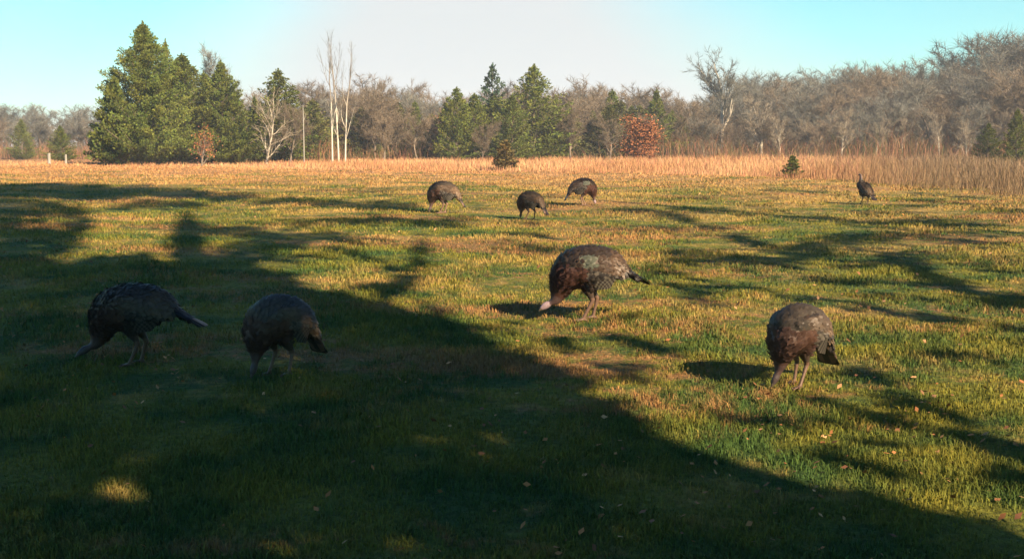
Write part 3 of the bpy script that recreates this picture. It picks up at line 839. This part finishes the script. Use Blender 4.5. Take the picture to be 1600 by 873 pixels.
# five oaks in a row share this canopy: each clump belongs to the nearest one
stems = np.array([-1.5, 1.0, 2.5, 16.0, 23.0])
own = np.argmin(np.abs(u[:, None] - stems[None]), 1)
oak_labels = 'oak standing behind the viewpoint whose crown shades the pasture'
for si, su in enumerate(stems):
    m_ = own == si
    if m_.sum() < 30: continue
    p = P[m_]; k_ = len(p)
    bx, by = TP + LAT * su
    bz = float(terrain(bx, by))
    root = bpy.data.objects.new('oak_tree', None); COL.objects.link(root); root.location = (bx, by, bz)
    tag(root, oak_labels, 'tree', 'oaks behind the viewpoint')
    o3 = np.array([bx, by, bz])
    p = p - o3
    sv = rng.normal(0, 1, (k_, 3)); sv /= np.linalg.norm(sv, axis=1, keepdims=True)
    tv = np.cross(sv, rng.normal(0, 1, (k_, 3))); tv /= np.linalg.norm(tv, axis=1, keepdims=True)
    sz = rng.uniform(.07, .16, k_)[:, None]
    V = np.stack([p - sv * sz, p + tv * sz * .7, p + sv * sz, p - tv * sz * .7], 1).reshape(-1, 3)
    tn = rng.uniform(.6, 1.2, (k_, 1)) * np.ones((1, 3))
    link('crown', mesh_np('oak crown', V, 4, np.arange(4 * k_).reshape(-1, 4), [m_caster], col=np.repeat(tn, 4, 0)), root)
    top = p[:, 2].max()
    segs = [(np.array([0, 0, -.2]), np.array([0.1, 0, top * .35]), .20, .15), (np.array([0.1, 0, top * .35]), np.array([0, .1, top * .75]), .15, .05)]
    for q in p[rng.integers(0, k_, 26)]:
        z0 = min(q[2] * .8, top * .7)
        segs.append((np.array([0.05, 0, z0]), q, .035, .01))
    Vt, Qt = tubes(segs, 6)
    link('trunk', mesh_np('oak trunk', Vt, 4, Qt, [m_bark], smooth_=True), root)

# ------------------------------------------------------------------ wild turkeys
def catmull(K, n):
    K = np.array(K, float); out = []
    m = len(K)
    for i in range(m - 1):
        p0, p1, p2, p3 = K[max(i - 1, 0)], K[i], K[i + 1], K[min(i + 2, m - 1)]
        for t_ in np.linspace(0, 1, n, endpoint=False):
            out.append(.5 * ((2 * p1) + (-p0 + p2) * t_ + (2 * p0 - 5 * p1 + 4 * p2 - p3) * t_ ** 2 + (-p0 + 3 * p1 - 3 * p2 + p3) * t_ ** 3))
    out.append(K[-1])
    return np.array(out)
# spine: x forward, z up, half depth, half width, part code
FEED = [(-.54, .335, .012, .085), (-.44, .385, .020, .09), (-.345, .445, .035, .09), (-.26, .505, .080, .11), (-.17, .53, .125, .14), (-.06, .52, .165, .168),
        (.05, .49, .192, .180), (.15, .46, .185, .172), (.215, .40, .155, .150), (.25, .335, .118, .12), (.272, .28, .092, .09), (.288, .235, .070, .066),
        (.315, .19, .046, .044), (.355, .165, .026, .025), (.395, .145, .033, .027), (.43, .122, .022, .018), (.455, .10, .007, .007)]
DROOP = [(-.455, .155, .012, .095), (-.42, .215, .020, .10), (-.375, .29, .032, .095), (-.315, .385, .070, .11), (-.22, .46, .125, .14), (-.10, .495, .165, .168),
         (.01, .49, .190, .180), (.11, .46, .185, .175), (.18, .40, .155, .155), (.215, .335, .120, .125), (.232, .275, .085, .09), (.243, .225, .055, .06),
         (.252, .18, .036, .038), (.262, .14, .028, .027), (.275, .10, .033, .028), (.29, .065, .022, .018), (.30, .035, .007, .007)]
UPRIGHT = [(-.38, .15, .012, .07), (-.31, .205, .020, .08), (-.25, .265, .04, .085), (-.18, .325, .085, .11), (-.11, .385, .125, .14), (-.03, .44, .148, .155),
           (.05, .495, .138, .148), (.10, .56, .10, .115), (.13, .62, .066, .075), (.14, .685, .056, .056), (.147, .75, .042, .040), (.16, .81, .034, .032),
           (.185, .85, .033, .027), (.225, .85, .019, .016), (.26, .84, .006, .006)]
def unit_ball(seg, rings):
    V = [(0, 0, 1.0)]
    for r_ in range(1, rings):
        th = math.pi * r_ / rings
        for k in range(seg):
            a_ = 2 * math.pi * k / seg
            V.append((math.sin(th) * math.cos(a_), math.sin(th) * math.sin(a_), math.cos(th)))
    V.append((0, 0, -1.0)); Fc = []
    for k in range(seg):
        k2 = (k + 1) % seg
        Fc.append((0, 1 + k, 1 + k2))
        for r_ in range(rings - 2):
            a_, b_ = 1 + r_ * seg + k, 1 + r_ * seg + k2
            Fc += [(a_, a_ + seg, b_ + seg), (a_, b_ + seg, b_)]
        Fc.append((len(V) - 1, 1 + (rings - 2) * seg + k2, 1 + (rings - 2) * seg + k))
    return np.array(V), np.array(Fc)
BALLS = {}
def add_ellipsoid(bag, c, ax, rad, seg=14, rings=9):
    if (seg, rings) not in BALLS: BALLS[(seg, rings)] = unit_ball(seg, rings)
    U, Fc = BALLS[(seg, rings)]
    V = np.array(c) + (U * np.array(rad)) @ np.array(ax, float)
    bag.append((V, Fc))
def chain(bm, pts, ns=8):
    """pts rows x,y,z,r: a tapering limb of overlapping balls"""
    C = catmull(pts, ns)
    for q in C:
        add_ellipsoid(bm, q[:3], ((1, 0, 0), (0, 1, 0), (0, 0, 1)), (q[3],) * 3, 10, 7)
def turkey_mesh(name, spine, tom, seed, stride=.10, neck_bend=0.0, dark=1.0):
    rs = np.random.default_rng(seed)
    K = [list(k) for k in spine]
    C = catmull(K, 7)
    bm = []
    n_ = len(C)
    for i, q in enumerate(C):
        a_ = C[max(i - 1, 0)][:2]; b_ = C[min(i + 1, n_ - 1)][:2]
        t_ = (b_ - a_); t_ /= np.linalg.norm(t_) + 1e-9
        yb = neck_bend * max(0, (i / n_ - .6)) ** 1.5
        thick = max(min(q[2], .05) * .9, .018)
        add_ellipsoid(bm, (q[0], yb, q[1]), ((t_[0], 0, t_[1]), (0, 1, 0), (-t_[1], 0, t_[0])), (max(thick, q[2] * .55), max(q[3], .006), max(q[2], .006)))
    # folded wings on the flanks
    for s in (-1, 1):
        W_ = catmull([(.20, s * .115, .47, .05, .085), (.10, s * .150, .49, .055, .115), (-.03, s * .150, .49, .05, .115), (-.16, s * .125, .475, .04, .085), (-.28, s * .085, .445, .022, .045)], 6)
        if spine is UPRIGHT:
            wx, wz = W_[:, 0].copy(), W_[:, 2] - .47
            W_[:, 0] = wx * .80 - wz * .6 - .03; W_[:, 2] = .44 + wx * .6 + wz * .80
        for q in W_:
            add_ellipsoid(bm, (q[0], q[1], q[2]), ((1, 0, 0), (0, 1, 0), (0, 0, 1)), (.05, q[3] * .62, q[4]), 12, 8)
    # legs: drumstick, hock, shank, toes
    hipz = .39
    for s, off in ((-1, -stride * .6), (1, stride * .6)):
        y_ = s * .075
        hock = (-.055 + off * .6, y_, .195)
        foot = (.005 + off, y_, .018)
        chain(bm, [(.03, y_, hipz, .085), (.01 + off * .3, y_, .315, .062), (-.03 + off * .5, y_, .24, .032), (*hock, .022)], 7)
        chain(bm, [(*hock, .021), ((hock[0] + foot[0]) / 2, y_, .11, .016), (foot[0], y_, .03, .016)], 9)
        for ta, tl in ((-.5, .085), (0, .105), (.5, .085), (math.pi, .04)):
            e_ = (foot[0] + math.cos(ta) * tl, y_ + math.sin(ta) * tl, .006)
            m_ = (foot[0] + math.cos(ta) * tl * .5, y_ + math.sin(ta) * tl * .5, .018)
            chain(bm, [(*foot, .0125), (*m_, .0105), (*e_, .006)], 7)
    off_ = np.cumsum([0] + [len(v) for v, f in bm])
    me = mesh_np('tmp', np.concatenate([v for v, f in bm]), 3, np.concatenate([f + o_ for (v, f), o_ in zip(bm, off_)]), [])
    o = bpy.data.objects.new('tmp', me); COL.objects.link(o)
    md = o.modifiers.new('r', 'REMESH'); md.mode = 'VOXEL'; md.voxel_size = .0075; md.use_smooth_shade = True
    sm = o.modifiers.new('s', 'SMOOTH'); sm.factor = .5; sm.iterations = 3
    dg = bpy.context.evaluated_depsgraph_get()
    ev = o.evaluated_get(dg).to_mesh()
    nv = len(ev.vertices); V = np.empty(nv * 3, np.float32); ev.vertices.foreach_get('co', V); V = V.reshape(-1, 3).astype(float)
    Nn = np.empty(nv * 3, np.float32); ev.vertices.foreach_get('normal', Nn); Nn = Nn.reshape(-1, 3)
    faces = [list(p.vertices) for p in ev.polygons]
    o.evaluated_get(dg).to_mesh_clear(); bpy.data.objects.remove(o)
    # where along the spine each vertex lies
    Cp = C[:, :2]
    def param(Q):
        d2 = ((Q[:, None, [0, 2]] - Cp[None]) ** 2).sum(-1)
        # distance relative to the local radius
        rr = C[None, :, 2] + .03
        return np.argmin(d2 / rr ** 2, 1) / (len(C) - 1.0)
    nk = len(K) - 1
    tpos = param(V)
    legz = .285 if spine is not UPRIGHT else .27
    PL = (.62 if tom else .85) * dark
    def colour(Q, tq, jitter):
        x, y, z = Q[:, 0], Q[:, 1], Q[:, 2]
        k = tq * nk
        nloc = len(Q)
        c = np.tile(np.array([[.060, .043, .034]]) if tom else np.array([[.085, .066, .050]]), (nloc, 1))
        bar = (np.sin(x * 150 + z * 60) > 0.1)[:, None]
        # rump and tail coverts, chestnut tan
        rump = ((k > 2.2) & (k < 4.3))[:, None]
        c = np.where(rump, c * .5 + np.array([[.24, .14, .07]]) * (.28 if tom else .40) + .35 * c, c)
        # tail, dark with chestnut tip band
        tl_ = (k <= 2.4)[:, None]
        c = np.where(tl_, np.array([[.030, .022, .018]]), c)
        c = np.where((k < .35)[:, None], np.array([[.07, .04, .025]]), c)
        # wing: bronze coverts, barred pale primaries low on the flank
        wing = ((np.abs(y) > .10) & (x < .16) & (x > -.30) & (z > .36) & (z < .60))
        c = np.where(wing[:, None], c * .7 + np.array([[.075, .040, .022]]) * .6, c)
        prim = wing & (z < .47 + .25 * (x + .05)) & (x < .06)
        c = np.where(prim[:, None], np.where(bar, np.array([[.14, .12, .10]]), np.array([[.05, .042, .04]])), c)
        # shoulder gloss, green grey
        glos = wing & (z > .50) & (x > -.02) & (x < .12)
        c = np.where(glos[:, None], np.array([[.15, .16, .12]]) if tom else c * 1.25, c)
        # breast, coppery black
        br_ = ((k > 6.5) & (z < .50))[:, None]
        c = np.where(br_, c * .75 + np.array([[.10, .025, .02]]) * .5, c)
        # neck and head skin
        if spine is not UPRIGHT:
            nk0, hd = 11.2, 13.2
        else:
            nk0, hd = 9.6, 11.4
        nkm = (k > nk0)
        c = np.where(nkm[:, None], np.array([[.13, .08, .075]]), c)
        c = np.where((k > hd)[:, None], np.array([[.42, .30, .34]]) if tom else np.array([[.11, .08, .08]]), c)
        c = np.where((k > nk - .8)[:, None], np.array([[.20, .15, .11]]), c)
        # legs
        lg = (z < legz) & (k < 9.2) & (x < .22) & (np.abs(y) > .03)
        c = np.where(lg[:, None], np.array([[.10, .07, .055]]), c)
        lg2 = lg & (z < .215)
        c = np.where(lg2[:, None], np.array([[.24, .14, .10]]), c)
        return np.clip(c * jitter * PL, 0, 1)
    cv = colour(V, tpos, rs.uniform(.8, 1.25, (nv, 1)))
    # feathers: small leaf shaped vanes lying back along the body
    kk = tpos * nk
    feath = np.where((kk > 1.0) & (kk < (11 if spine is not UPRIGHT else 9.4)) & ~((V[:, 2] < legz) & (V[:, 0] < .2)))[0]
    pick = rs.choice(feath, 2600)
    p = V[pick]; nn_ = Nn[pick]
    ti = np.clip((tpos[pick] * (len(C) - 1)).astype(int), 1, len(C) - 1)
    back = np.zeros((len(p), 3)); back[:, 0] = C[ti - 1, 0] - C[ti, 0]; back[:, 2] = C[ti - 1, 1] - C[ti, 1]
    back /= np.linalg.norm(back, axis=1, keepdims=True) + 1e-9
    back[:, 2] -= .35
    back -= nn_ * (back * nn_).sum(1, keepdims=True); back /= np.linalg.norm(back, axis=1, keepdims=True) + 1e-9
    back += rs.normal(0, .12, back.shape)
    sd_ = np.cross(nn_, back); sd_ /= np.linalg.norm(sd_, axis=1, keepdims=True) + 1e-9
    ln = rs.uniform(.028, .055, len(p))[:, None]; wdt = ln * .34
    q0 = p - nn_ * .003; q1 = p + back * ln * .55 + sd_ * wdt + nn_ * .006; q2 = p + back * ln + nn_ * rs.uniform(.006, .018, (len(p), 1)); q3 = p + back * ln * .55 - sd_ * wdt + nn_ * .006
    FV = np.stack([q0, q1, q2, q3], 1).reshape(-1, 3)
    fc = colour(p, tpos[pick], rs.uniform(.78, 1.22, (len(p), 1)))
    fcol = np.repeat(fc, 4, 0); fcol[2::4] *= 1.25
    # folded flight feathers low on each wing, barred
    wv_, wc_ = [], []
    for s_ in (-1, 1):
        for j in range(9):
            st = np.array([.06 - .012 * j, s_ * (.165 - .002 * j), .475 - .020 * j]); en = np.array([-.27 + .012 * j, s_ * (.105 + .004 * j), .455 - .016 * j])
            if spine is UPRIGHT:
                st, en = [np.array([q[0] * .80 - (q[2] - .47) * .6 - .03, q[1], .44 + q[0] * .6 + (q[2] - .47) * .8]) for q in (st, en)]
            if spine is DROOP:
                st = st + np.array([-.03, 0, -.005]); en = en + np.array([-.01, -s_ * .0, -.045])
            dn_ = np.array([0, s_ * -.35, -1.0]); dn_ /= np.linalg.norm(dn_)
            for b_ in range(10):
                f0, f1 = b_ / 10, (b_ + 1) / 10
                p0_, p1_ = st + (en - st) * f0, st + (en - st) * f1
                bow = np.array([0, s_ * .020, 0])
                p0_ = p0_ + bow * math.sin(math.pi * f0); p1_ = p1_ + bow * math.sin(math.pi * f1)
                wv_ += [p0_, p1_, p1_ + dn_ * .020, p0_ + dn_ * .020]
                wc_ += [(.15 * PL, .135 * PL, .11 * PL) if (b_ + j) % 2 else (.040 * PL, .032 * PL, .03 * PL)] * 4
    FV = np.concatenate([FV, np.array(wv_)]); fcol = np.concatenate([fcol, np.array(wc_)])
    # tail fan: a dozen long vanes
    tv_, tc_ = [], []
    b0 = np.array([C[14, 0], 0, C[14, 1]]); tp_ = np.array([C[0, 0], 0, C[0, 1]])
    ax = tp_ - b0; Lt = np.linalg.norm(ax); ax /= Lt
    upv = np.array([-ax[2], 0, ax[0]]); upv *= np.sign(upv[2])
    for j in range(13):
        f_ = (j - 6) / 6.0
        dv = ax + np.array([0, 1, 0]) * f_ * .22; dv /= np.linalg.norm(dv)
        L_ = (Lt + .05) * (1 - .10 * f_ * f_)
        o0 = b0 + np.array([0, f_ * .045, 0]) + upv * (.014 - .02 * f_ * f_)
        sd2 = np.cross(dv, upv)
        for a0, a1, w0, w1, cc in ((0, .86, .014, .026, (.034 * PL, .024 * PL, .02 * PL)), (.86, .94, .026, .024, (.016 * PL, .012 * PL, .012 * PL)), (.94, 1.0, .024, .010, (.12 * PL, .07 * PL, .04 * PL))):
            dz = upv * (.002 * (j % 3))
            tv_ += [o0 + dv * L_ * a0 + sd2 * w0 + dz, o0 + dv * L_ * a1 + sd2 * w1 + dz, o0 + dv * L_ * a1 - sd2 * w1 + dz, o0 + dv * L_ * a0 - sd2 * w0 + dz]
            tc_ += [cc] * 4
    allV = np.concatenate([V, FV, np.array(tv_)]); allC = np.concatenate([cv, fcol, np.array(tc_)])
    tot = [len(f) for f in faces]; lp = [i for f in faces for i in f]
    n1 = (len(FV) + len(tv_)) // 4
    lp = np.concatenate([np.array(lp), nv + np.arange(n1 * 4)]); tot = np.concatenate([np.array(tot), np.full(n1, 4)])
    m = mesh_np(name, allV, tot, lp, [m_turkey], col=allC, smooth_=True)
    return m
m_turkey = tone_mat('turkey plumage', (1.0, 1.0, 1.0), rough=.5)
m_turkey.node_tree.nodes['Principled BSDF'].inputs['Specular IOR Level'].default_value = .28
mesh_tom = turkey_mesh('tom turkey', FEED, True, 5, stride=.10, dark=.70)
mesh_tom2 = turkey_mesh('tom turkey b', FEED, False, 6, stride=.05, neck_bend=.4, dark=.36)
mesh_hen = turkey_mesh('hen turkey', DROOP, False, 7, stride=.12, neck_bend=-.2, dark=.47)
mesh_gloss = turkey_mesh('dark turkey', DROOP, True, 12, stride=.08)
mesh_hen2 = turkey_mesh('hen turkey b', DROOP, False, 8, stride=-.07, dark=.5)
mesh_rust = turkey_mesh('russet turkey', DROOP, False, 16, stride=.06, dark=.95)
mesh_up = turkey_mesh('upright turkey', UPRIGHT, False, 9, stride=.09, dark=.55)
BIRDS = [
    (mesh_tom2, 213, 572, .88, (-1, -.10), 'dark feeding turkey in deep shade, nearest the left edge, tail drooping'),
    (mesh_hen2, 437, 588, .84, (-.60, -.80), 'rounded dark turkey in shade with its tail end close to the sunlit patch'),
    (mesh_tom, 920, 502, 1.0, (-1, -.12), 'large bronze turkey in full sun pecking at the ground in the middle of the field'),
    (mesh_hen, 1246, 606, .83, (-.74, -.67), 'brown grey turkey head down beside its oval shadow, nearest on the sunlit right'),
    (mesh_rust, 692, 334, .95, (-1, .1), 'reddish brown turkey bending left, leftmost of the three far birds'),
    (mesh_hen, 828, 344, .80, (-.85, .52), 'small plump turkey with its tail down to the right, middle of the three far birds'),
    (mesh_gloss, 912, 322, .88, (1, .12), 'dark turkey facing right head down, farthest of the three grouped birds'),
    (mesh_up, 1350, 320, .78, (-.45, .75), 'lone upright dark turkey standing near the tall grass on the right'),
]
for me, px, py, s, fw, lab in BIRDS:
    o = link('turkey', me)
    x, y, z = ground_at(px, py)
    o.location = (x, y, z + .004); o.scale = (s, s, s)
    o.rotation_euler = (0, 0, math.atan2(fw[1], fw[0]))
    tag(o, lab, 'turkey', 'wild turkeys feeding on the pasture')
    print('bird', round(x, 2), round(y, 2), round(z, 2), lab[:30])

# ------------------------------------------------------------------ thin haze over the whole place
bm = bmesh.new(); bmesh.ops.create_cube(bm, size=1.0)
for v in bm.verts:
    v.co.x *= 4600; v.co.y = v.co.y * 3200 + 1500; v.co.z = (v.co.z + .5) * 46 - 4
hz_ = bpy.data.meshes.new('haze'); bm.to_mesh(hz_); bm.free()
m_hz = bpy.data.materials.new('haze'); m_hz.use_nodes = True; t = m_hz.node_tree; t.nodes.clear()
ou = t.nodes.new('ShaderNodeOutputMaterial'); pv = t.nodes.new('ShaderNodeVolumePrincipled')
pv.inputs['Color'].default_value = (.80, .88, 1.0, 1); pv.inputs['Density'].default_value = .0009; pv.inputs['Anisotropy'].default_value = 0.0
t.links.new(pv.outputs[0], ou.inputs['Volume']); hz_.materials.append(m_hz)
tag(link('haze', hz_), kind='stuff', label='thin pale haze over the field and wood', cat='haze')
